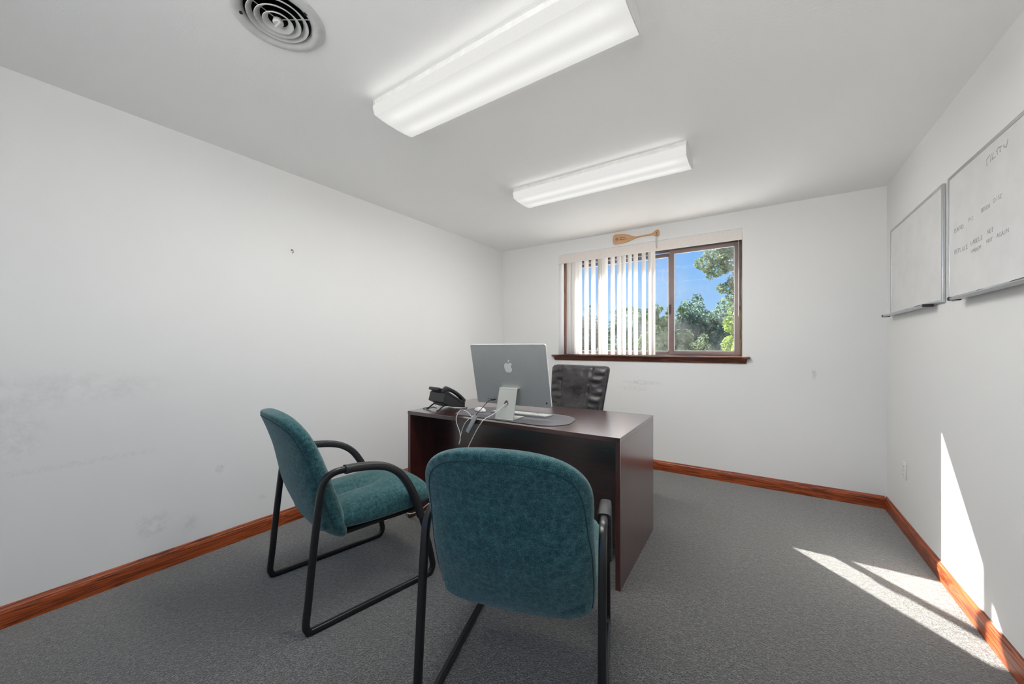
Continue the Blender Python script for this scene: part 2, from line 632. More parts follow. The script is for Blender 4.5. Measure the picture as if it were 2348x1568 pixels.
# baseboards: oak with a routed top edge
BP = [(0, 0), (.013, 0), (.013, .068), (.011, .074), (.011, .078), (.0075, .084), (.005, .092), (0, .096)]
def baseboard(name, a, b, side, mat, label):
    g = G()
    if side == 'L': g.prism([(XL + x, z) for x, z in BP], 'y', a, b)
    if side == 'R': g.prism([(XR - x, z) for x, z in BP], 'y', a, b)
    if side == 'B': g.prism([(YB - x, z) for x, z in BP], 'x', a, b)
    struct(name, g, mat, label, 'baseboard')
baseboard('baseboard_left', YF, YB, 'L', 'oak_Y', 'reddish oak baseboard along the left wall')
baseboard('baseboard_right', YF, YB, 'R', 'oak_Y', 'reddish oak baseboard along the right wall, partly in sun')
baseboard('baseboard_back', XL + .013, XR - .013, 'B', 'oak_X', 'reddish oak baseboard under the window wall')

# ------------------------------------------------------------------ window
win = thing('window_1', 'wide bronze aluminium sliding window in the end wall', 'window', (0, 0, 0), 0, None, 'structure')
ST = 1.137                                    # top of the stool
# stool and apron with mitred, undercut ends
g = G()
prof = [(YB + .14, ST - .022), (YB - .032, ST - .022), (YB - .040, ST - .017), (YB - .042, ST - .010), (YB - .039, ST - .003), (YB - .033, ST), (YB + .14, ST)]
g.prism([(y, z) for y, z in prof if True], 'x', WX0 + .001, WX1 - .001)
g.prism([(YB - .001, ST - .022), (YB - .032, ST - .022), (YB - .040, ST - .017), (YB - .042, ST - .010), (YB - .039, ST - .003), (YB - .033, ST), (YB - .001, ST)], 'x', -2.030, -.082)
g.o('window_sill', 'stool_wood', win, 30)
ap = [(.001, -.062), (.010, -.062), (.013, -.052), (.020, -.038), (.026, -.030), (.028, -.022), (.001, -.022)]
def aring(x, s):
    return [(x - s * .55 * (.028 - d), YB - d, ST + z) for d, z in ap]
v0, v1 = aring(-2.012, -1), aring(-.100, 1)
G().rings([v0, v1]).o('sill_apron', 'stool_wood', win, 30)
# wood jamb liners behind the plaster return
for x0, x1 in ((WX0, WX0 + .012), (WX1 - .012, WX1)):
    G().bbox((x0, YB + .14, ST), (x1, YB + .195, WZ1), .002).o('jamb_liner', 'jamb_wood', win)
G().bbox((WX0 + .012, YB + .14, WZ1 - .012), (WX1 - .012, YB + .195, WZ1), .002).o('head_liner', 'jamb_wood', win)
# outer frame
FY0, FY1 = YB + .185, YB + .285
IX0, IX1, IZ0, IZ1 = WX0 + .012, WX1 - .002, ST, WZ1 - .012
g = G()
g.bbox((IX0, FY0, IZ0 - .02), (IX0 + .022, FY1, IZ1), .002)
g.bbox((IX1 - .020, FY0, IZ0 - .02), (IX1, FY1, IZ1), .002)
g.bbox((IX0, FY0, IZ0 - .02), (IX1, FY1, IZ0 + .012), .002)
g.bbox((IX0, FY0, IZ1 - .06), (IX1, FY1, IZ1), .002)
g.o('window_frame', 'bronze_dark', win, 30)
def sash(x0, x1, y, z0, z1, ws, wr, name):
    g = G()
    g.bbox((x0, y, z0), (x0 + ws, y + .028, z1), .003)
    g.bbox((x1 - ws, y, z0), (x1, y + .028, z1), .003)
    g.bbox((x0 + ws, y, z0), (x1 - ws, y + .028, z0 + wr), .003)
    g.bbox((x0 + ws, y, z1 - wr), (x1 - ws, y + .028, z1), .003)
    s = g.o(name, 'bronze_frame', win, 30)
    gk = G()
    a, b, c, d = x0 + ws, x1 - ws, z0 + wr, z1 - wr
    for q in (((a, y + .004, c), (a + .005, y + .016, d)), ((b - .005, y + .004, c), (b, y + .016, d)), ((a, y + .004, c), (b, y + .016, c + .005)), ((a, y + .004, d - .005), (b, y + .016, d))):
        gk.box(*q)
    gk.o('glazing_bead', 'gasket', s)
    G().box((a, y + .010, c), (b, y + .014, d)).o('pane', 'window_glass', s)
    return s
ra = sash(-.788, -.166, YB + .19, ST + .010, 2.216, .044, .036, 'sliding_sash')
G().bbox((-.788 - .006, YB + .178, 1.56), (-.772, YB + .189, 1.66), .003).o('sash_latch', 'bronze_dark', ra)
G().bbox((-.172, YB + .182, 1.57), (-.164, YB + .190, 1.61), .001).o('latch_keeper', 'bronze_dark', ra)
sash(IX0 + .02, -.765, YB + .235, ST + .006, 2.200, .040, .036, 'fixed_sash')

# ------------------------------------------------------------------ vertical blind
bl = thing('vertical_blind', 'white vertical-vane blind drawn over the left part of the window', 'blind', (-1.05, YB + .05, ST))
def blp(g, name, mat, smooth=False):
    g.v = [(x + 1.05, y - YB - .05, z - ST) for x, y, z in g.v]
    return g.o(name, mat, bl, smooth)
blp(G().bbox((WX0 + .001, YB - .004, 2.183), (WX1 - .001, YB + .004, 2.279), .002), 'valance', 'valance')
g = G()
g.bbox((WX0 + .001, YB - .006, 2.277), (WX1 - .001, YB + .012, 2.284), .002)
blp(g, 'valance_trim', 'white_plastic')
blp(G().bbox((WX0 + .01, YB + .055, 2.235), (WX1 - .01, YB + .098, 2.278), .003), 'head_rail', 'white_plastic')
vanes = [(-1.867, 86.1), (-1.818, 86.4), (-1.776, 86.2), (-1.726, 81.9), (-1.646, 78.8), (-1.565, 78.3), (-1.488, 80.4), (-1.456, 93.7), (-1.421, 81.2), (-1.344, 78.2),
         (-1.273, 76.0), (-1.221, 81.5), (-1.16, 78.8), (-1.098, 76.0), (-1.016, 78.9), (-.956, 83.0), (-.92, 78.7)]
NS = 6
for i, (vx, ang) in enumerate(vanes):
    g = G()
    w, bow, th = .089, .006, .0009
    z0, z1 = ST + .006, 2.238
    f_, b_ = [], []
    for k in range(NS + 1):
        u = -1 + 2 * k / NS
        y = bow * (1 - u * u)
        f_.append((u * w / 2, y - th))
        b_.append((u * w / 2, y + th))
    g.prism(f_ + b_[::-1], 'z', z0 - ST, z1 - ST)
    vo = g.o('vane', 'vane_vinyl', bl, 30, loc=(vx + 1.05, .025, 0), rot=(0, 0, R(ang)))
    G().bbox((-.006, -.004, z1 - ST - .004), (.006, .004, z1 - ST + .012), .001).o('vane_clip', 'white_plastic', vo)
blp(G().tube([(-.172, YB + .02, 2.19), (-.172, YB + .02, 2.02), (-.172, YB + .021, 1.5)], .0012, 6), 'pull_cord', 'white_cable')

# ------------------------------------------------------------------ paddle on the wall
pd = thing('wooden_paddle', 'small pale wooden canoe paddle hung sideways above the window', 'paddle', (-1.08, YB, 2.355))
def outline_paddle():
    top = [(-.222, .050), (-.205, .058), (-.15, .056), (-.09, .044), (-.035, .020), (.0, .0085), (.03, .006), (.12, .0085), (.165, .011), (.185, .022), (.205, .036), (.222, .038), (.234, .030), (.238, .012)]
    bot = [(.238, -.010), (.232, -.024), (.216, -.027), (.19, -.016), (.165, -.007), (.12, -.005), (.03, -.008), (-.0, -.014), (-.035, -.024), (-.09, -.040), (-.15, -.046), (-.205, -.046), (-.225, -.040), (-.232, -.020), (-.232, .030)]
    return smooth_path([(a, b, 0) for a, b in top + bot], 3, True)
o2 = [(p.x, p.y) for p in outline_paddle()]
n = len(o2)
cxp = sum(a for a, b in o2) / n
def ring_p(y, s):
    return [(a + (-(a) * 0), y, b) for a, b in o2] if s == 1 else [(a * .992, y, b * .90) for a, b in o2]
G().rings([ring_p(-.001, 0), ring_p(-.004, 1), ring_p(-.011, 1), ring_p(-.014, 0)]).o('paddle_body', 'paddle_wood', pd, 40)
g = G()
cc = [(-.19 + .011 * math.cos(2 * PI * k / 20), -.0150, .008 + .012 * math.sin(2 * PI * k / 20)) for k in range(20)]
g.tube(cc, .0022, 6, True)
g.tube([(-.194, -.015, .004), (-.188, -.015, .012), (-.184, -.015, .006)], .0018, 6)
g.o('printed_emblem', 'paddle_ink', pd)
random.seed(3)
for z, x0, x1 in ((.016, -.172, -.098), (-.004, -.160, -.10)):
    g = G()
    x = x0
    while x < x1:
        w = random.uniform(.002, .005)
        g.bbox((x, -.0152, z - random.uniform(.002, .004)), (x + w, -.0138, z + random.uniform(.002, .004)), .0003, 1)
        x += w + .0015
    g.o('printed_lettering', 'paddle_ink', pd)
G().tube([(.214, 0, .006), (.214, -.018, .006), (.214, -.022, .012)], .0022, 8).o('nail', 'chrome', pd)
lp = smooth_path([(.214, -.019, .009), (.208, -.020, -.02), (.206, -.020, -.09), (.209, -.020, -.135), (.214, -.020, -.150), (.217, -.020, -.135), (.2165, -.020, -.09), (.217, -.020, -.02)], 5, True)
G().tube(lp, .0014, 6, True).o('hanging_cord', 'cord_grey', pd, True)

# ------------------------------------------------------------------ whiteboards
def whiteboard(name, y0, y1, z0, z1, label, t0, t1):
    t_ = thing(name, label, 'whiteboard', (XR, (y0 + y1) / 2, z0))
    yc = (y0 + y1) / 2
    hw = (y1 - y0) / 2
    hh = z1 - z0
    D = .014
    G().box((-D + .003, -hw + .008, .008), (-.002, hw - .008, hh - .008)).o('writing_surface', 'board_white', t_)
    F = .016
    for a, b in (((-D, -hw, 0), (-.001, -hw + F, hh)), ((-D, hw - F, 0), (-.001, hw, hh)), ((-D, -hw + F, 0), (-.001, hw - F, F)), ((-D, -hw + F, hh - F), (-.001, hw - F, hh))):
        G().bbox(a, b, .0025).o('frame_bar', 'aluminium', t_, 30)
    # pen tray with a lipped profile
    pr = [(-D + .001, .004), (-D + .001, -.008), (-.052, -.012), (-.058, -.006), (-.056, -.001), (-.053, -.002), (-.050, -.007), (-D - .002, -.003)]
    G().prism(pr, 'y', t0 - yc, t1 - yc).o('pen_tray', 'aluminium', t_, 30)
    for e, s in ((t0, -1), (t1, 1)):
        G().bbox((-.060, min(e - yc, e - yc + s * .014), -.014), (-D - .001, max(e - yc, e - yc + s * .014), .003), .004).o('tray_end_cap', 'cap_dark', t_, 30)
    return t_
wb1 = whiteboard('whiteboard', 2.834, 3.771, 1.453, 2.063, 'blank whiteboard nearest the window wall', 2.95, 3.755)
wb2 = whiteboard('whiteboard', 1.855, 2.770, 1.453, 2.063, 'whiteboard with faded handwriting, nearer the camera', 1.95, 2.60)

def marker(y, x, z, yaw, capm, bodym, label, ln=.12):
    m = thing('dry_erase_marker', label, 'marker', (x, y, z), yaw, 'dry erase markers on the whiteboard trays')
    G().tube([(0, -ln / 2, .0075), (0, -ln / 2 + .004, .0075), (0, ln * .12, .0075)], .0072, 12).o('barrel', bodym, m, 50)
    G().tube([(0, ln * .12, .0075), (0, ln / 2 - .012, .0075), (0, ln / 2, .0075)], lambda u: .0082 if u < .8 else .006, 12).o('cap', capm, m, 50)
    return m
ZT = 1.453 - .0075
marker(3.05, XR - .036, ZT, 6, 'cap_dark', 'cap_dark', 'black marker on the tray of the blank whiteboard, nearest the camera', .13)
marker(3.30, XR - .030, ZT, 0, 'cap_dark', 'white_plastic', 'white marker with dark cap on the blank whiteboard tray')
marker(2.33, XR - .034, ZT, 1, 'cap_dark', 'white_plastic', 'white marker with dark cap on the written whiteboard tray')
marker(2.07, XR - .040, ZT, -4, 'cap_dark', 'cap_dark', 'all-black marker on the written whiteboard tray at the picture edge', .13)

# handwriting
FONT = {'A': [[(0, 0), (.5, 1), (1, 0)], [(.2, .4), (.8, .4)]], 'B': [[(0, 0), (0, 1), (.7, 1), (.8, .75), (.6, .52), (0, .5)], [(.6, .52), (.95, .3), (.8, 0), (0, 0)]],
        'C': [[(1, .85), (.6, 1), (.1, .7), (.1, .3), (.5, 0), (1, .12)]], 'D': [[(0, 0), (0, 1), (.6, .95), (1, .5), (.6, .03), (0, 0)]],
        'E': [[(1, 1), (0, 1), (0, 0), (1, 0)], [(0, .5), (.75, .5)]], 'G': [[(1, .85), (.5, 1), (0, .6), (.1, .15), (.6, 0), (1, .2), (1, .45), (.6, .45)]],
        'H': [[(0, 0), (0, 1)], [(1, 0), (1, 1)], [(0, .5), (1, .5)]], 'I': [[(.5, 0), (.5, 1)]], 'L': [[(0, 1), (0, 0), (.9, 0)]], 'M': [[(0, 0), (.1, 1), (.5, .35), (.9, 1), (1, 0)]], 'N': [[(0, 0), (0, 1), (1, 0), (1, 1)]],
        'O': [[(.5, 1), (.05, .7), (.1, .2), (.5, 0), (.95, .3), (.9, .8), (.5, 1)]], 'P': [[(0, 0), (0, 1), (.8, .95), (.85, .6), (0, .5)]], 'R': [[(0, 0), (0, 1), (.8, .95), (.8, .6), (0, .5), (1, 0)]],
        'S': [[(.95, .85), (.5, 1), (.05, .78), (.5, .52), (.95, .25), (.5, 0), (0, .15)]], 'T': [[(0, 1), (1, 1)], [(.5, 1), (.5, 0)]], 'U': [[(0, 1), (.05, .2), (.5, 0), (.95, .2), (1, 1)]],
        'W': [[(0, 1), (.25, 0), (.5, .6), (.75, 0), (1, 1)]]}
wy = (1.855 + 2.770) / 2
def strokes(name, lines, wd=.0016):
    g = G()
    for ln in lines:
        for (a, b) in zip(ln, ln[1:]):
            dy, dz = b[0] - a[0], b[1] - a[1]
            L = math.hypot(dy, dz) or 1e-6
            ny, nz = -dz / L * wd / 2, dy / L * wd / 2
            x0 = -.014 + .003
            q = [(a[0] + ny, a[1] + nz), (b[0] + ny, b[1] + nz), (b[0] - ny, b[1] - nz), (a[0] - ny, a[1] - nz)]
            g.prism([(p[0] - wy, p[1] - 1.453) for p in q], 'x', x0 - .0004, x0)
    return g.o(name, 'ink', wb2)
top = [[(2.391, 1.996), (2.36, 2.007)], [(2.384, 1.971), (2.384, 1.990)], [(2.355, 1.976), (2.348, 2.007)], [(2.342, 1.980), (2.332, 2.004)], [(2.342, 1.980), (2.315, 1.981)],
       [(2.311, 1.999), (2.294, 2.007), (2.265, 2.002)], [(2.301, 1.982), (2.301, 1.998)], [(2.284, 1.987), (2.276, 1.985)], [(2.281, 1.987), (2.281, 2.003)],
       [(2.252, 2.002), (2.254, 1.992), (2.235, 1.984), (2.224, 2.010)]]
strokes('handwriting', top, .003)
random.seed(11)
for word, y0, z0, y1, hgt in (('BAND', 2.696, 1.772, 2.594, .019), ('PIC', 2.548, 1.784, 2.500, .017), ('BRUSH', 2.431, 1.792, 2.357, .017), ('DISC', 2.328, 1.802, 2.264, .017),
                              ('REPLACE', 2.696, 1.668, 2.551, .020), ('LABELS', 2.527, 1.677, 2.418, .018), ('NOT', 2.380, 1.686, 2.328, .018),
                              ('UNDER', 2.524, 1.640, 2.428, .014), ('NOT', 2.386, 1.650, 2.335, .015), ('AGAIN', 2.306, 1.655, 2.216, .016)):
    k = len(word)
    step = (y0 - y1) / k
    L = []
    for i, ch in enumerate(word):
        jz = random.uniform(-.0015, .0015)
        for ln in FONT[ch]:
            L.append([(y0 - step * (i + .78 * a), z0 + jz + hgt * b) for a, b in ln])
    strokes('handwriting', L, .0017)

# ------------------------------------------------------------------ outlet, hook
ot = thing('wall_outlet', 'white duplex wall outlet on the right wall near the corner', 'outlet', (XR, 3.49, .352))
G().bbox((-.006, -.036, 0), (-.0005, .036, .115), .003).o('cover_plate', 'white_plastic', ot, 30)
for z in (.032, .083):
    r_ = G().bbox((-.0085, -.016, z - .014), (-.005, .016, z + .014), .003).o('receptacle', 'white_plastic', ot, 30)
    for y in (-.006, .006):
        G().box((-.0088, y - .001, z - .004), (-.0082, y + .001, z + .006)).o('slot', 'socket_dark', r_)
G().lathe([(0, .0005), (.003, .0005), (.003, 0)], 10).xf(Matrix.Translation((-.006, 0, .0575)) @ Matrix.Rotation(-PI / 2, 4, 'Y')).o('plate_screw', 'chrome', ot)

hk = thing('wall_hook', 'tiny metal screw hook in the bare left wall', 'hook', (XL, 1.340, 1.892))
hp = smooth_path([(0, 0, .012), (.012, 0, .012), (.020, 0, .006), (.022, 0, -.004), (.014, 0, -.012), (.006, 0, -.008)], 5)
G().tube(hp, .0022, 8).o('hook_wire', 'chrome', hk, True)
G().lathe([(0, .003), (.006, .002), (.007, 0)], 12).xf(Matrix.Translation((0, 0, .012)) @ Matrix.Rotation(PI / 2, 4, 'Y')).o('hook_flange', 'chrome', hk, True)

# ------------------------------------------------------------------ ceiling diffuser
cv = thing('ceiling_vent', 'round white ceiling air diffuser with nested rings', 'vent', (-1.4915, .679, H))
G().lathe([(.1066, .004), (.112, -.003), (.122, -.010), (.134, -.013), (.147, -.009), (.153, -.003), (.153, 0)], 64).o('flange', 'duct_ring', cv, True)
G().lathe([(.1064, .149), (.1066, .030), (.1068, -.002)], 64).o('duct_collar', 'duct_black', cv, True)
G().lathe([(0, .149), (.1064, .149)], 64).o('duct_back', 'duct_black', cv)
for r0, z0 in ((.099, -.012), (.074, -.016), (.049, -.020)):
    G().lathe([(r0 - .017, z0 + .014), (r0 - .004, z0 + .001), (r0, z0), (r0 + .0015, z0 + .002), (r0 - .002, z0 + .004), (r0 - .014, z0 + .016), (r0 - .017, z0 + .014)], 64).o('diffuser_ring', 'duct_ring', cv, True)
g = G()
g.lathe([(0, -.024), (.014, -.023), (.018, -.018), (.016, -.008), (0, -.004)], 32)
g.bbox((-.020, -.004, -.027), (.020, .004, -.019), .002)
g.o('damper_knob', 'duct_ring', cv, 40)
for a in (35, 155, 275):
    G().tube([(0, 0, -.006), (.112 * math.cos(R(a)), .112 * math.sin(R(a)), -.004)], .0016, 6).o('spoke', 'duct_ring', cv)
for a in (20, 230):
    G().box((.104, -.006, -.001), (.118, .006, .001)).xf(Matrix.Rotation(R(a), 4, 'Z') @ Matrix.Translation((.01, 0, -.0095))).o('screw_slot', 'duct_black', cv)

# ------------------------------------------------------------------ ceiling lights
def fixture(cx_, cyy, label, hw):
    f = thing('ceiling_light', label, 'ceiling light', (cx_, cyy, H), 0, 'fluorescent wrap lights on the ceiling')
    L = .6115
    prof = []
    for k in range(13):
        u = -1 + 2 * k / 12
        prof.append((u * hw * .90, -.077 - .008 * (1 - u * u)))
    lens = [(-hw * .97, -.030), (-hw, -.036), (-hw * .985, -.055)] + prof + [(hw * .985, -.055), (hw, -.036), (hw * .97, -.030)]
    g = G().prism(lens, 'x', -L + .004, L - .004)
    g.o('lens', 'lamp_lens', f, 25)
    G().bbox((-L + .002, -hw * .93, -.031), (L - .002, hw * .93, 0), .002).o('housing', 'white_metal', f)
    cap = [(-hw * .95, 0)] + [(y * 1.012, z * 1.02) for y, z in lens] + [(hw * .95, 0)]
    for s in (-1, 1):
        G().prism(cap, 'x', s * (L - .004), s * L).o('end_cap', 'white_metal', f)
    def lamp(name, loc, rot, sx, sy, watts):
        d = bpy.data.lights.new(name, 'AREA')
        d.shape = 'RECTANGLE'
        d.size, d.size_y = sx, sy
        d.energy = watts
        d.color = (1.0, .985, .95)
        o = bpy.data.objects.new(name, d)
        C.objects.link(o)
        o.parent = f
        o.location = loc
        o.rotation_euler = rot
    lamp('tube_light', (0, 0, -.089), (0, 0, 0), 1.18, hw * 1.8, LAMP_DOWN)
    lamp('tube_light', (0, -hw - .004, -.045), (R(-90), 0, 0), 1.18, .04, LAMP_SIDE)
    lamp('tube_light', (0, hw + .004, -.045), (R(90), 0, 0), 1.18, .04, LAMP_SIDE)
    return f
fixture(-.978, 1.285, 'fluorescent wrap light nearest the camera', .128)
fixture(-.978, 2.530, 'fluorescent wrap light nearer the window', .128)

# ================================================================== desk
DK = .766
desk = thing('office_desk', 'dark mahogany laminate desk in the middle of the room', 'desk', (-1.356, 2.2226, 0), 1.2)
G().bbox((-.762, -.381, DK - .026), (.762, .381, DK), .0015).o('desktop', 'desk_laminate', desk)
for s in (-1, 1):
    x0, x1 = (s * .762, s * .737) if s < 0 else (.737, .762)
    G().bbox((x0, -.379, .0), (x1, .379, DK - .026), .0015).o('side_panel', 'desk_panel', desk)
G().bbox((-.737, -.135, .07), (.737, -.117, DK - .026), .001).o('modesty_panel', 'desk_laminate', desk)
for s in (-1, 1):                                    # hanging drawer pedestals on the sitter's side
    xa, xb = (s * .737, s * .36) if s < 0 else (.36, .737)
    pdst = G().bbox((xa, -.11, .30), (xb, .34, DK - .027), .001).o('drawer_unit', 'desk_panel', desk)
    for z0, z1 in ((.305, .585), (.59, .735)):
        dr = G().bbox((xa + .004, .341, z0), (xb - .004, .358, z1), .002).o('drawer_front', 'desk_laminate', pdst)
def on_desk(x, y):
    return (x, y, DK)

# desk mat
mt = []
for (cx_, cyy, rr, a0, a1) in ((-1.10, 2.055, .16, -90, 0), (-1.12, 2.11, .165, 0, 90), (-1.66, 2.16, .12, 90, 180), (-1.67, 1.995, .10, 180, 270)):
    for k in range(11):
        a = R(a0 + (a1 - a0) * k / 10)
        mt.append((cx_ + rr * math.cos(a), cyy + rr * math.sin(a)))
MT = .0028
mo = thing('desk_mat', 'dark grey desk mat with rounded ends under the computer', 'desk mat', (-1.36, 2.08, DK), 0)
G().prism([(x + 1.36, y - 2.08) for x, y in mt], 'z', .0003, MT).o('mat_sheet', 'mat_grey', mo)
G().tube([(x + 1.36, y - 2.08, .0016) for x, y in mt], .0016, 6, True).o('mat_edge', 'black_rubber', mo, True)

# ------------------------------------------------------------------ all-in-one computer, seen from behind
pc = thing('desktop_computer', 'silver all-in-one computer on its stand, back turned to the camera', 'computer', (-1.3415, 2.029, DK + MT), 4.09)
TA = R(13.25)
PW, PH, PT = .547, .403, .0115
def rr_outline(w, h, r, n=6):
    o = []
    for (cx_, cz, a0) in ((w / 2 - r, h - r, 0), (-w / 2 + r, h - r, 90), (-w / 2 + r, r, 180), (w / 2 - r, r, 270)):
        for k in range(n + 1):
            a = R(a0 + 90 * k / n)
            o.append((cx_ + r * math.cos(a), cz + r * math.sin(a)))
    return o
panel_m = Matrix.Translation((0, 0, .0775)) @ Matrix.Rotation(TA, 4, 'X')      # top leans towards the camera (-y)
def panel(g, name, mat, parent=pc, smooth=False):
    return g.xf(panel_m).o(name, mat, parent, smooth)
oo = rr_outline(PW, PH, .012)
body = panel(G().prism(oo, 'y', .0005, PT), 'rim_band', 'rim_white')
def inset(o_, d):
    cxx, czz = 0, PH / 2
    return [(x - d * (1 if x > 0 else -1), z - d * (1 if z > czz else -1)) for x, z in o_]
panel(G().prism(inset(oo, .0012), 'y', -.0004, .0004), 'back_cover', 'back_shell')
panel(G().prism(inset(oo, .003), 'y', PT, PT + .0006), 'screen_glass', 'dark_screen')
# logo on the back cover: bitten fruit with a leaf
def arc(cx_, cz, r, a0, a1, n=8):
    return [(cx_ + r * math.cos(R(a0 + (a1 - a0) * k / n)), cz + r * math.sin(R(a0 + (a1 - a0) * k / n))) for k in range(n + 1)]
half = [(0, .38), (.10, .41), (.22, .47), (.36, .45), (.47, .36)]
bite = arc(.565, .10, .235, 118, 226, 10)
low = [(.44, -.14), (.40, -.26), (.30, -.42), (.19, -.50), (.09, -.49), (0, -.46), (-.09, -.49), (-.19, -.50), (-.31, -.41), (-.42, -.22), (-.475, .0), (-.465, .20), (-.38, .38), (-.25, .465), (-.12, .43)]
fruit = half + bite + low
LS = .066
lz = .252
panel(G().prism([(-a * -1 * LS * .92, lz + b * LS) for a, b in fruit], 'y', -.0010, -.0003), 'logo', 'logo_metal')
leaf = [(-.02, .52)] + arc(.22, .50, .24, 178, 108, 6) + arc(-.05, .745, .24, 10, -62, 6)
leaf = [(.0, .53), (.01, .62), (.07, .72), (.17, .79), (.23, .80), (.225, .71), (.17, .60), (.08, .54)]
panel(G().prism([(a * LS * .92, lz + b * LS) for a, b in leaf], 'y', -.0010, -.0003), 'logo_leaf', 'logo_metal')
# ports, jack
for i in range(4):
    panel(G().prism([(-.185 + i * .019 + .006 * math.cos(2 * PI * k / 12) * (1 if True else 0), .030 + .0026 * math.sin(2 * PI * k / 12)) for k in range(12)], 'y', -.0008, -.0002), 'port', 'cap_dark')
panel(G().prism([(.243 + .006 * math.cos(2 * PI * k / 16), .030 + .006 * math.sin(2 * PI * k / 16)) for k in range(16)], 'y', -.0008, -.0002), 'button', 'cap_dark')
# stand: bent plate with a cable hole, hinge
SWd = .0655
up0, up1 = Vector((0, -.112, .004)), Vector((0, -.060, .186))
g = G()
def plate_pt(x, t_, d):
    dirv = (up1 - up0).normalized()
    nrm = Vector((0, -dirv.z, dirv.y))
    return Vector((x, 0, 0)) + up0 + (up1 - up0) * t_ + nrm * d
# plate with round-ended slot: two loops bridged
HN = 32
ho = []
hi_ = []
for k in range(HN):
    a = 2 * PI * k / HN
    cx_, sz = math.cos(a), math.sin(a)
    hi_.append((.0165 * cx_, .50 + .125 * sz))
    m = max(abs(cx_), abs(sz))
    ho.append((SWd * cx_ / m, .5 + .5 * sz / m))
for d in (0, -.005):
    k0 = len(g.v)
    g.v += [tuple(plate_pt(x, t_, d)) for x, t_ in ho] + [tuple(plate_pt(x, t_, d)) for x, t_ in hi_]
    g.f += [(k0 + k, k0 + (k + 1) % HN, k0 + HN + (k + 1) % HN, k0 + HN + k) for k in range(HN)]
for k in range(HN):
    g.f.append((k, (k + 1) % HN, 2 * HN + (k + 1) % HN, 2 * HN + k))
    g.f.append((HN + k, HN + (k + 1) % HN, 3 * HN + (k + 1) % HN, 3 * HN + k))
stand = g.o('stand_upright', 'stand_metal', pc, 30)
G().bbox((-SWd, -.116, .0), (SWd, .031, .0055), .002).o('stand_foot', 'stand_metal', pc, 30)
g = G()
hp_ = [(-.0610, .184), (-.0605, .189), (-.056, .193), (-.030, .196), (-.030, .190), (-.054, .187), (-.056, .183)]
g.prism(hp_, 'x', -SWd, SWd)
g.o('stand_hinge', 'stand_metal', pc, 30)

# keyboard
kb = thing('keyboard', 'slim white and silver keyboard lying under the computer screen', 'keyboard', (-1.352, 2.150, DK + MT), 2.5)
g = G()
g.prism([(-.057, .0005), (.057, .0005), (.057, .004), (-.048, .0105), (-.057, .0105)], 'x', -.2095, .2095)
g.o('keyboard_case', 'aluminium', kb)
slope = math.atan2(.0065, .105)
kg = G().bbox((-.0078, -.0078, 0), (.0078, .0078, .003), .001, 1)
kme = None
for r_ in range(5):
    for c_ in range(21):
        if c_ in (15, ) or (c_ > 15 and False):
            continue
        x = -.196 + c_ * .0196
        y = .044 - r_ * .0205
        z = .0044 + (.057 - y) / .105 * .0065
        if kme is None:
            ko = kg.o('key', 'key_white', kb)
            kme = ko.data
        else:
            ko = bpy.data.objects.new('key', kme)
            C.objects.link(ko)
            ko.parent = kb
        ko.location = (x, y, z - .0006)
        ko.rotation_euler = (-slope, 0, 0)

# mouse
ms = thing('computer_mouse', 'low white computer mouse on the mat left of the stand', 'mouse', (-1.655, 2.085, DK + MT), 68)
rg = []
for i in range(15):
    u = -1 + 2 * i / 14
    w = .0285 * (1 - abs(u) ** 3.2) ** .4 + .0005
    hz_ = .0215 * (1 - abs(u) ** 2.3) ** .75 + .003
    ring = []
    for k in range(17):
        a = PI * k / 16
        ring.append((w * math.cos(a), u * .0565, .004 + hz_ * math.sin(a) ** .8))
    ring += [(-w * .9, u * .055, .0015), (w * .9, u * .055, .0015)]
    rg.append(ring)
G().rings(rg).o('mouse_shell', 'white_plastic', ms, True)
G().prism([(.024 * math.cos(2 * PI * k / 24), .052 * math.sin(2 * PI * k / 24)) for k in range(24)], 'z', .0002, .0035).o('mouse_base', 'grey_hub', ms)

# hub and cables at the desk's front edge
hub = thing('usb_hub', 'slim grey hub hanging over the front edge of the desk', 'usb hub', (-1.512, 1.822, .742))
hm = Matrix.Rotation(R(28.5), 4, 'Y') @ Matrix.Rotation(R(-6), 4, 'X')
G().bbox((-.014, -.0055, -.066), (.014, .0055, .062), .003).xf(hm).o('hub_body', 'grey_hub', hub, 30)
G().bbox((-.014, -.0062, -.060), (-.0105, .0050, .056), .0004).xf(hm).o('hub_edge', 'aluminium', hub, 30)
G().bbox((-.023, -.004, .030), (-.013, .004, .044), .0015).xf(hm).o('plug', 'white_plastic', hub, 30)
hubcab = smooth_path([(-1.480, 1.822, .797), (-1.478, 1.832, .808), (-1.476, 1.880, .835), (-1.480, 1.945, .868), (-1.479, 1.985, .8735), (-1.478, 2.004, .8740)], 6)
G().tube([(a.x + 1.512, a.y - 1.822, a.z - .742) for a in hubcab], .0023, 8).o('hub_cable', 'black_rubber', hub, True)
G().bbox((.026, .158, .128), (.042, .186, .136), .002).o('hub_connector', 'black_plastic', hub, 30)

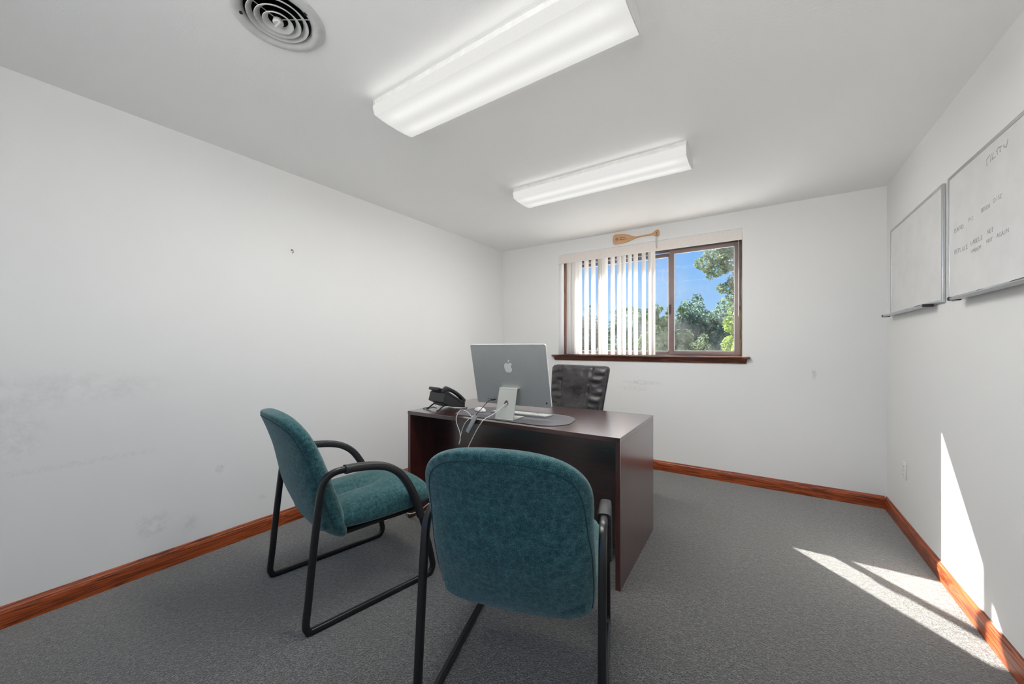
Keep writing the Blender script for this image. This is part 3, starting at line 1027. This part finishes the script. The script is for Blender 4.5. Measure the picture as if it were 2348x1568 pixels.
def cable(name, pts, r, mat, label, base=None, n=7):
    p0 = Vector(base if base else pts[0])
    o = thing(name, label, 'cable', p0)
    G().tube([Vector(p) - p0 for p in smooth_path(pts, n)], r, 8).o('cord', mat, o, True)
    return o
pwc = cable('power_cord', [(-1.338, 2.020, .872), (-1.338, 1.965, .869), (-1.345, 1.930, .855), (-1.385, 1.885, .808), (-1.425, 1.836, .776), (-1.440, 1.822, .752), (-1.475, 1.818, .700), (-1.545, 1.815, .575), (-1.60, 1.812, .44), (-1.63, 1.815, .25), (-1.645, 1.805, .07), (-1.66, 1.785, .006), (-1.74, 1.76, .004)], .0025, 'white_cable', 'white power cord running from the computer stand down the desk front', (-1.64, 1.80, 0))
cable('charging_cable', [(-1.508, 1.815, .785), (-1.535, 1.830, .795), (-1.585, 1.845, .812), (-1.625, 1.838, .810), (-1.640, 1.820, .770), (-1.632, 1.815, .730), (-1.605, 1.812, .68), (-1.600, 1.812, .63), (-1.612, 1.812, .600), (-1.604, 1.812, .625), (-1.59, 1.812, .680), (-1.565, 1.813, .735), (-1.525, 1.815, .775)], .0021, 'white_cable', 'thin white cable looped over the desk edge beside the hub')
cable('floor_cable', [(-2.30, 1.58, .004), (-2.25, 1.625, .004), (-2.205, 1.68, .004), (-2.20, 1.76, .004), (-2.22, 1.845, .004), (-2.235, 1.90, .006), (-2.19, 1.93, .010)], .0035, 'white_cable', 'white cable lying on the carpet behind the left armchair')
cable('floor_cable', [(-2.185, 1.865, .012), (-2.11, 1.83, .03), (-2.06, 1.815, .045), (-1.98, 1.82, .085), (-1.90, 1.83, .15)], .0035, 'white_cable', 'white cable rising along the desk front beside the left armchair')

# ------------------------------------------------------------------ desk telephone
ph = thing('desk_phone', 'black desk telephone with handset at the left end of the desk', 'telephone', (-1.945, 2.045, DK), 168)
pf = [(-.104, .016), (-.098, .010), (.015, .026), (.080, .058), (.090, .066), (.074, .126), (.058, .132), (-.098, .032)]
G().prism(pf, 'x', -.095, .095).o('phone_body', 'black_plastic', ph, 30)
incl = math.atan2(.132 - .032, .058 + .098)
fm = Matrix.Translation((0, -.098, .032)) @ Matrix.Rotation(incl, 4, 'X')
G().bbox((-.097, -.004, -.006), (.097, .192, .010), .004).xf(fm).o('phone_faceplate', 'black_plastic', ph, 30)
scr = G().bbox((-.030, .118, .006), (.098, .225, .030), .007, 3)
sm_ = Matrix.Translation((0, 0, .0)) @ fm @ Matrix.Translation((0, .155, .02)) @ Matrix.Rotation(R(-12), 4, 'X') @ Matrix.Translation((0, -.155, -.02))
do = scr.xf(sm_).o('display_housing', 'black_plastic', ph, 30)
G().bbox((-.022, .130, .0302), (.090, .195, .0310), .0002).xf(sm_).o('display', 'dark_screen', do)
k0 = G().bbox((-.006, -.004, 0), (.006, .004, .003), .001, 1)
for r_ in range(4):
    for c_ in range(3):
        G().bbox((-.012 + c_ * .020, .022 + r_ * .017, .010), (.002 + c_ * .020, .033 + r_ * .017, .013), .001, 1).xf(fm).o('phone_button', 'cap_dark', ph)
# handset: arched bar with ear and mouth pieces
rg = []
for i in range(25):
    u = i / 24
    y = -.008 + .215 * u
    arch = .027 + .014 * math.sin(PI * u)
    thick = .013 if .22 < u < .78 else .013 + .012 * min(1, (.22 - u) / .14 if u < .22 else (u - .78) / .14)
    wd = .021 + .004 * (1 - math.sin(PI * u))
    e = min(1, min(u, 1 - u) / .04) ** .5
    wd *= .55 + .45 * e
    zc = arch - (thick - .013) * .9
    ring = []
    for k in range(16):
        a = 2 * PI * k / 16
        ca, sa = math.cos(a), math.sin(a)
        ring.append(Vector((-.066 + wd * abs(ca) ** .7 * (1 if ca > 0 else -1), y, zc + thick * (.5 + .5 * e) * abs(sa) ** .7 * (1 if sa > 0 else -1))))
    rg.append([fm @ p for p in ring])
G().rings(rg).o('handset', 'black_plastic', ph, 50)
G().bbox((-.0875, .02, .010), (-.0865, .17, .0145), .0003).xf(fm).o('trim_strip', 'chrome', ph)
for x in (-.07, .065):
    G().tube([(x, .045, .045), (x, .085, .026), (x, .110, .0085), (x, .124, .0062)], .0055, 8).o('stand_leg', 'black_plastic', ph, True)
G().bbox((-.075, .03, .032), (.07, .066, .050), .003).o('stand_bar', 'black_plastic', ph, 30)
coil = []
for k in range(121):
    a = k / 120 * 2 * PI * 13
    u = k / 120
    cx_ = -.105 - .02 * math.sin(PI * u)
    coil.append((cx_ + .0055 * math.cos(a), -.085 - .03 + .10 * u, .0078 + .0055 * math.sin(a)))
G().tube(coil, .0013, 5).o('coiled_cord', 'black_rubber', ph, True)
G().tube(smooth_path([(.03, .07, .03), (.05, .11, .006), (.09, .13, .002), (.13, .11, .002), (.14, .06, .002), (.10, .03, .002), (.06, .04, .002)], 7), .0017, 6).o('line_cord', 'cord_grey', ph, True)

# ================================================================== guest armchairs
LOOP = [(.02, .013), (.20, .013), (.42, .013), (.575, .013), (.605, .022), (.617, .048), (.612, .085), (.592, .17), (.560, .29), (.533, .375), (.503, .455), (.468, .525), (.427, .583), (.380, .622), (.330, .646), (.27, .660), (.20, .668), (.135, .670), (.098, .664), (.070, .645), (.055, .615), (.045, .56), (.032, .45), (.016, .30), (.002, .15), (-.008, .065), (-.008, .038), (.002, .020)]
def loop_sweep(pts, x, hx, hn, closed=True, n_sub=4):
    pp = smooth_path([(0, a, b) for a, b in pts], n_sub, closed)
    m = len(pp)
    rg = []
    for i in range(m):
        a = pp[(i - 1) % m] if (closed or i > 0) else pp[i]
        b = pp[(i + 1) % m] if (closed or i < m - 1) else pp[i]
        T = (b - a).normalized()
        N = Vector((0, -T.z, T.y))
        ring = []
        for k in range(16):
            an = 2 * PI * k / 16
            ca, sa = math.cos(an), math.sin(an)
            ring.append(pp[i] + Vector((x + hx * abs(ca) ** .55 * (1 if ca > 0 else -1), 0, 0)) + N * (hn * abs(sa) ** .55 * (1 if sa > 0 else -1)))
        rg.append(ring)
    return G().rings(rg, True, closed)

BW = [(.326, .180), (.338, .222), (.358, .248), (.40, .262), (.48, .268), (.58, .266), (.68, .264), (.765, .266), (.81, .262), (.845, .249), (.872, .228), (.894, .200), (.910, .165), (.922, .120), (.929, .064), (.932, .004)]
BY = [(.326, .168), (.355, .150), (.40, .130), (.48, .102), (.56, .074), (.65, .048), (.74, .020), (.83, -.016), (.90, -.052), (.932, -.072)]
BT = [(.326, .010), (.336, .030), (.354, .046), (.40, .062), (.48, .072), (.58, .074), (.66, .068), (.74, .060), (.83, .053), (.89, .047), (.912, .040), (.924, .029), (.930, .015), (.932, .003)]
def back_surface(z, x):
    W, T_ = sm_interp(BW, z), sm_interp(BT, z)
    u = min(1, abs(x) / W)
    nn = 2.6
    return sm_interp(BY, z) + .016 * (x / .26) ** 2 - T_ * (1 - u ** nn) ** (1 / nn)
def guest_chair(label, loc, rz):
    ch = thing('guest_armchair', label, 'armchair', loc, rz, 'teal guest armchairs in front of the desk')
    for s in (-1, 1):
        fr_ = loop_sweep(LOOP, s * .289, .0125, .0145).o('side_frame', 'black_frame', ch, 60)
        arm = LOOP[9:17]
        pad = loop_sweep([(.545, .335)] + arm + [(.165, .669)], s * .289,   .0205, .0185, False).o('arm_pad', 'black_rubber', ch, 60)
        loop_sweep([(.152, .6695), (.158, .6693), (.164, .669)], s * .289, .0215, .0195, False, 2).o('pad_collar', 'black_rubber', pad, 60)
    for s in (-1, 1):
        for y, z in ((.503, .445), ):
            G().tube([(s * .240, y, z), (s * .262, y, z), (s * .285, y, z)], .007, 10).o('mounting_bolt', 'black_frame', ch, 40)
    # backrest
    rg = []
    zs = [b[0] for b in BW]
    Z = []
    for a, b in zip(zs, zs[1:]):
        k = max(3, int((b - a) / .012))
        Z += [a + (b - a) * i / k for i in range(k)]
    Z.append(zs[-1])
    NN = 72
    for z in Z:
        W, T_, y0 = sm_interp(BW, z), sm_interp(BT, z), sm_interp(BY, z)
        ring = []
        for k in range(NN):
            a = 2 * PI * k / NN
            ca, sa = math.cos(a), math.sin(a)
            x = W * abs(ca) ** (2 / 2.6) * (1 if ca > 0 else -1)
            d = T_ * abs(sa) ** (2 / 2.6) * (1 if sa > 0 else -1)
            if d > 0:
                d *= 1.0
            ring.append((x, y0 + .016 * (x / .26) ** 2 + d, z))
        rg.append(ring)
    bk = G().rings(rg).o('backrest', 'teal_fabric', ch, 'all')
    # welt seam round the back panel
    seam = []
    ins = .030
    outl = [(z, sm_interp(BW, z)) for z in (.40, .48, .54, .60, .66, .72, .78, .82, .85, .872, .89, .905, .916, .925, .930)]
    side = []
    for i, (z, W) in enumerate(outl):
        a = outl[max(0, i - 1)]
        b = outl[min(len(outl) - 1, i + 1)]
        dz, dw = b[0] - a[0], b[1] - a[1]
        L = math.hypot(dz, dw)
        nx, nz = -dz / L, dw / L
        k = ins * min(1, .22 + .78 * max(0, (z - .60) / .22))
        side.append((W + nx * k, z + nz * k))
    pts = side + [(-x, z) for x, z in side[::-1]]
    pts = [(x, z) for x, z in pts]
    path = [(x, back_surface(z, x) - .0005, z) for x, z in pts]
    G().tube(smooth_path(path, 3), .0019, 6).o('welt', 'teal_piping', bk, True)
    # seat cushion
    rg = []
    SYv = [.085, .11, .15, .18, .22, .26, .30, .34, .38, .42, .46, .50, .54, .58, .61, .635, .652, .662, .668]
    CZ = [(.085, .420), (.25, .416), (.40, .417), (.52, .420), (.60, .422), (.668, .408)]
    CT = [(.085, .050), (.25, .062), (.45, .070), (.56, .072), (.61, .064), (.64, .050), (.656, .034), (.668, .003)]
    CW = [(.085, .235), (.2, .262), (.45, .270), (.56, .266), (.61, .254), (.64, .232), (.656, .205), (.668, .165)]
    for y in SYv:
        W, T_, zc = sm_interp(CW, y), sm_interp(CT, y), sm_interp(CZ, y)
        ring = []
        for k in range(64):
            a = 2 * PI * k / 64
            ca, sa = math.cos(a), math.sin(a)
            x = W * abs(ca) ** (2 / 3.2) * (1 if ca > 0 else -1)
            z = zc + T_ * abs(sa) ** (2 / 2.8) * (1 if sa > 0 else -1)
            if sa > 0:
                fade = 1 / (1 + math.exp((y - .42) / .02))
                z += T_ * .15 * (1 - (x / W) ** 2) - .046 * fade * math.exp(-(x / .030) ** 2) - .010 * fade * math.exp(-(x / .09) ** 2)
            ring.append((x, y, z))
        rg.append(ring)
    st_o = G().rings(rg).o('seat', 'teal_fabric', ch, 'all')
    G().bbox((-.205, .18, .332), (.205, .58, .352), .008).o('seat_pan', 'dust_cover', ch, 30)
    return ch
guest_chair('teal patterned armchair standing side-on by the left wall', (-1.877, .898, 0), -11)
guest_chair('teal patterned armchair nearest the camera, seen from behind', (-.6474, .9276, 0), 17.8)

# ================================================================== executive chair behind the desk
ex = thing('office_chair', 'black leather swivel chair behind the desk, facing the camera', 'chair', (-1.375, 2.86, 0), 174)
# local: +y is where the sitter faces
EB_W = [(.50, .20), (.54, .225), (.62, .240), (.75, .256), (.90, .272), (1.0, .280), (1.03, .281), (1.046, .276), (1.056, .262), (1.062, .240)]
EB_Y = [(.50, -.18), (.62, -.195), (.80, -.215), (.95, -.245), (1.062, -.272)]
def eb_front(x, z, W):
    u = abs(x) / W
    y = .052 * max(0, 1 - u ** 4) ** .5
    # two vertical seams with a centre panel, gathered wings
    for s in (-1, 1):
        xs = .128 + .10 * (z - .80)
        y -= .014 * math.exp(-((x - s * xs) / .010) ** 2)
    if abs(x) > .13:
        y += .0042 * math.sin(z * (70 + 25 * abs(x)))* 1.0 + .003 * math.sin(z * 31 + x * 18)
        y += .0030 * math.sin(z * 113 + 1.6 * math.sin(x * 24) + (1.1 if x > 0 else 0)) * min(1, (abs(x) - .13) / .03)
    else:
        y += .010 * math.sin(z * 21 + .8) * math.cos(x * 11) + .004 * math.sin(x * 48 + z * 9)
    y += .018 * math.exp(-((z - .70) / .08) ** 2)
    return y
rg = []
for i in range(58):
    z = .50 + (1.062 - .50) * (i / 57)
    W = sm_interp(EB_W, z)
    y0 = sm_interp(EB_Y, z)
    e = min(1, max(0, (1.062 - z) / .03)) ** .5 * min(1, max(0, (z - .498) / .03)) ** .5
    ring = []
    NX = 40
    for k in range(NX + 1):
        x = -W + 2 * W * k / NX
        ring.append((x, y0 + (.01 + eb_front(x, z, W)) * (.25 + .75 * e), z))
    for k in range(NX, -1, -1):
        x = -W + 2 * W * k / NX
        ring.append((x, y0 - (.012 + .040 * max(0, 1 - (abs(x) / W) ** 3) ** .5) * (.25 + .75 * e), z))
    rg.append(ring)
ebk = G().rings(rg).o('backrest', 'black_leather', ex, 'all')
for s in (-1, 1):
    w = []
    for i in range(22):
        z = .52 + .535 * i / 21
        w.append((s * sm_interp(EB_W, z), sm_interp(EB_Y, z) + .008, z))
    G().tube(w, .0042, 6).o('piping', 'black_plastic', ebk, True)
    w = []
    for i in range(22):
        z = .54 + .515 * i / 21
        xs = .128 + .10 * (z - .80)
        w.append((s * xs, sm_interp(EB_Y, z) + .01 + eb_front(s * xs, z, sm_interp(EB_W, z)) + .001, z))
    G().tube(w, .0022, 6).o('seam', 'black_plastic', ebk, True)
rg = []
for i in range(16):
    y = -.22 + .50 * i / 15
    u = (y - .03) / .25
    W = .255 * (1 - abs(u) ** 6) ** .2 + .004
    T_ = .055 * (1 - abs(u) ** 6) ** .35 + .002
    rg.append([(W * abs(math.cos(2 * PI * k / 32)) ** .65 * (1 if math.cos(2 * PI * k / 32) > 0 else -1), y, .475 + T_ * abs(math.sin(2 * PI * k / 32)) ** .7 * (1 if math.sin(2 * PI * k / 32) > 0 else -1)) for k in range(32)])
G().rings(rg).o('seat', 'black_leather', ex, 'all')
for s in (-1, 1):
    G().tube(smooth_path([(s * .24, -.17, .45), (s * .30, -.16, .50), (s * .305, -.14, .62), (s * .30, -.08, .66), (s * .30, .10, .66), (s * .30, .14, .60), (s * .29, .10, .48), (s * .22, .08, .43)], 5), .014, 10).o('armrest', 'black_plastic', ex, True)
G().bbox((-.03, -.24, .40), (.03, -.19, .62), .006).o('back_bar', 'black_plastic', ex, 30)
G().lathe([(.03, .09), (.03, .25), (.022, .25), (.022, .42), (.10, .42), (.10, .425), (0, .425)], 24).o('gas_lift', 'black_plastic', ex, 40)
for k in range(5):
    a = 2 * PI * k / 5 + .3
    ca, sa = math.cos(a), math.sin(a)
    lg = G().tube([(0, 0, .115), (.15 * ca, .15 * sa, .105), (.285 * ca, .285 * sa, .075)], lambda u: .026 - .010 * u, 10).o('base_arm', 'black_plastic', ex, True)
    cs = G()
    for q in (-.013, .013):
        m_ = Matrix.Translation((.285 * ca, .285 * sa, .0275)) @ Matrix.Rotation(a, 4, 'Z') @ Matrix.Translation((0, q, 0)) @ Matrix.Rotation(PI / 2, 4, 'X')
        t_g = G().lathe([(0, -.010), (.022, -.010), (.027, -.006), (.027, .006), (.022, .010), (0, .010)], 20).xf(m_)
        cs.add(t_g.v, t_g.f)
    cs.o('caster', 'black_plastic', lg, 40)

# ================================================================== outside
GZ = -.55
struct('ground', G().box((-60, -40, GZ - .3), (60, 80, GZ)), 'bounce_ground', 'unseen sunlit ground outside the building, made pale to bounce light indoors', 'ground')

def leaves(blobs, n, size, seed, droop=0.3):
    rnd = random.Random(seed)
    vs, fs = [], []
    wts = [(b[3] * b[4] * b[5]) ** .8 for b in blobs]
    tot = sum(wts)
    for b, w in zip(blobs, wts):
        for _ in range(int(n * w / tot)):
            # points biased to the outer shell
            while True:
                x, y, z = rnd.uniform(-1, 1), rnd.uniform(-1, 1), rnd.uniform(-1, 1)
                d = x * x + y * y + z * z
                if .12 < d < 1:
                    break
            f = (d ** .5) ** -.45
            c = Vector((b[0] + x * f * b[3], b[1] + y * f * b[4], b[2] + z * f * b[5]))
            nrm = Vector((x + rnd.uniform(-.9, .9), y + rnd.uniform(-.9, .9), z + rnd.uniform(-.9, .9) + .4)).normalized()
            t1 = nrm.orthogonal().normalized()
            t1 = Matrix.Rotation(rnd.uniform(0, 2 * PI), 3, nrm) @ t1
            t2 = nrm.cross(t1)
            s = size * rnd.uniform(.55, 1.25)
            k = len(vs)
            vs += [c - t1 * s, c + t2 * s * .42 - t1 * s * .1, c + t1 * s, c - t2 * s * .42 - t1 * s * .1]
            fs.append((k, k + 1, k + 2, k + 3))
    return vs, fs

def fast_mesh(name, vs, fs, mat, parent):
    me = bpy.data.meshes.new(name)
    me.from_pydata([tuple(v) for v in vs], [], fs)
    me.materials.append(M[mat])
    o = bpy.data.objects.new(name, me)
    C.objects.link(o)
    o.parent = parent
    return o

def tree(name, label, loc, h, rad, kind, mat, n, size, seed, trunk_r=.14, base=.15):
    t_ = thing(name, label, 'tree', (loc[0], loc[1], GZ), 0, 'trees beyond the yard')
    rnd = random.Random(seed)
    blobs = []
    if kind == 'round':
        for k in range(16):
            u = k / 15
            z = h * (base + (1 - base) * (.10 + .72 * u))
            rr = rad * math.sin(PI * min(.95, .18 + .72 * u)) ** .8
            a = rnd.uniform(0, 2 * PI)
            q = rr * rnd.uniform(.35, .8)
            br = rad * rnd.uniform(.30, .46)
            blobs.append((q * math.cos(a), q * math.sin(a), min(z, h * .96 - br), br, br, br * .85))
        for k in range(34):                                   # ragged sprays standing out of the crown
            a = rnd.uniform(0, 2 * PI)
            u = rnd.uniform(.35, 1.0)
            rr = rad * (1.05 - .75 * u ** 2) * rnd.uniform(.5, 1.0)
            br = rad * rnd.uniform(.06, .15)
            blobs.append((rr * math.cos(a), rr * math.sin(a), h * rnd.uniform(.84, 1.02) if u > .62 else h * (base + (1 - base) * u), br, br, br * rnd.uniform(.8, 1.7)))
    elif kind == 'cone':
        for k in range(22):
            u = k / 21
            rr = rad * (1 - u) ** .9 + .06
            for j in range(3 if u < .8 else 1):
                a = rnd.uniform(0, 2 * PI)
                blobs.append((rr * .55 * math.cos(a), rr * .55 * math.sin(a), h * (base + (1 - base) * u) - .1, rr * .6 + .05, rr * .6 + .05, h * .05 + .05))
    for (bx, by, bz, *_r) in blobs[::3]:
        pass
    vs, fs = leaves(blobs, n, size, seed)
    fo = fast_mesh('foliage', vs, fs, mat, t_)
    fo['kind'] = 'stuff'
    g = G().tube(smooth_path([(0, 0, -.1), (.04, .02, h * .3), (-.03, .03, h * .6), (0, 0, h * .86)], 4), lambda u: trunk_r * (1 - .8 * u), 8)
    g.o('trunk', 'bark', t_, True)
    if kind == 'round':
        for k in range(7):
            b = blobs[2 * k + 1]
            z0 = max(.2, b[2] * .55)
            G().tube(smooth_path([(0, 0, z0), (b[0] * .5, b[1] * .5, (z0 + b[2]) / 2 + .1), (b[0], b[1], b[2])], 3), lambda u: trunk_r * .4 * (1 - .75 * u) + .008, 6).o('branch', 'bark', t_, True)
    return t_

# elevations are set against the sill: far hedge-like belt of trees, one overhanging limb
TR = [
    ('evergreen_tree', 'tall dark evergreen behind the left vanes of the blind', (-7.4, 13.0), 4.6, 1.5, 'cone', 'leaf_dark', 20700, 0.078),
    ('evergreen_tree', 'slender dark evergreen behind the middle vanes of the blind', (-7.2, 17.5), 4.06, 1.5, 'cone', 'leaf_dark', 18400, 0.073),
    ('evergreen_tree', 'low dark evergreen behind the right vanes of the blind', (-4.55, 14.5), 3.4, 1.2, 'cone', 'leaf_blue', 18400, 0.073),
    ('leafy_tree', 'blue-green bushy tree seen through the narrow pane', (-3.25, 12.2), 2.95, 1.15, 'round', 'leaf_blue', 25299, 0.056),
    ('leafy_tree', 'mid green tree just right of the window mullion', (-1.69, 8.35), 2.58, .66, 'round', 'leaf_mid', 23000, 0.050),
    ('leafy_tree', 'wide grey-green tree in the middle of the right pane', (-1.75, 14.6), 3.25, 1.5, 'round', 'leaf_blue', 32199, 0.062),
    ('leafy_tree', 'tall grey-green tree behind the right side of the window', (-.30, 18.4), 3.95, 2.1, 'round', 'leaf_mid', 32199, 0.062),
    ('leafy_tree', 'bright yellow-green young tree at the right window edge', (-.22, 8.6), 2.50, .62, 'round', 'leaf_bright', 13799, 0.042),
    ('leafy_tree', 'low grey-green shrubby tree far left beyond the blind', (-10.8, 14.5), 4.6, 2.0, 'round', 'leaf_mid', 20700, 0.078),
    ('leafy_tree', 'broad green tree beyond the right end of the window', (3.4, 15.0), 4.2, 2.2, 'round', 'leaf_mid', 23000, 0.073),
    ('leafy_tree', 'low pale shrubby tree in front of the grey-green trees', (-1.45, 10.2), 1.95, .8, 'round', 'leaf_pale', 13799, 0.045),
]
for i, a in enumerate(TR):
    tree(*a, seed=20 + i)

# the big tree whose limb hangs into the top right of the view
bt = thing('overhanging_tree', 'tall pale-leaved tree whose limbs hang into the upper right pane', 'tree', (1.6, 9.4, GZ), 0, 'trees beyond the yard')
def B(x, y, z, a, b, c):
    return (x - 1.6, y - 9.4, z - GZ, a, b, c)
blobs = [B(-.45, 9.2, 3.30, .36, .4, .20), B(-.78, 9.1, 3.22, .28, .35, .16), B(-1.02, 9.0, 3.02, .20, .3, .15), B(-.80, 9.2, 2.92, .26, .3, .17), B(-.50, 9.2, 3.02, .30, .3, .18), B(-.92, 9.1, 2.76, .09, .1, .09),
         B(-.40, 9.2, 2.62, .22, .3, .18), B(-.62, 9.2, 2.48, .20, .2, .12), B(-.48, 9.2, 2.28, .17, .2, .13), B(-.30, 9.2, 2.40, .2, .3, .2), B(-.1, 9.2, 2.75, .34, .4, .3), B(.0, 9.2, 3.2, .42, .4, .3),
         B(-.45, 9.2, 3.62, .5, .5, .16), B(.3, 9.3, 3.7, .6, .6, .4), B(.9, 9.4, 4.3, 1.1, 1.1, .8), B(1.6, 9.6, 4.9, 1.4, 1.4, 1.0), B(2.6, 9.6, 4.2, 1.2, 1.2, .9), B(1.0, 9.4, 3.0, .6, .7, .5)]
vs, fs = leaves([b for b in blobs if b[3] < .55], 9000, .040, 91)
v2, f2 = leaves([b for b in blobs if b[3] >= .55], 9000, .085, 92)
fs += [tuple(i + len(vs) for i in q) for q in f2]
vs += v2
fo = fast_mesh('foliage', vs, fs, 'leaf_pale', bt)
fo['kind'] = 'stuff'
G().tube(smooth_path([(0, 0, -.1), (.03, 0, 1.8), (-.05, .1, 3.4), (.0, .2, 5.2)], 4), lambda u: .2 * (1 - .75 * u), 10).o('trunk', 'bark', bt, True)
for pts in ([(0, .05, 3.0), (-.7, -.05, 3.9), (-1.5, -.15, 4.1), (-2.3, -.35, 3.8)], [(-.02, .05, 2.4), (-.7, -.05, 2.95), (-1.3, -.1, 3.1), (-1.75, -.2, 3.15)], [(0, .1, 3.6), (.6, .2, 4.3), (1.1, .2, 4.8)]):
    G().tube(smooth_path(pts, 4), lambda u: .07 * (1 - .85 * u), 7).o('branch', 'bark', bt, True)
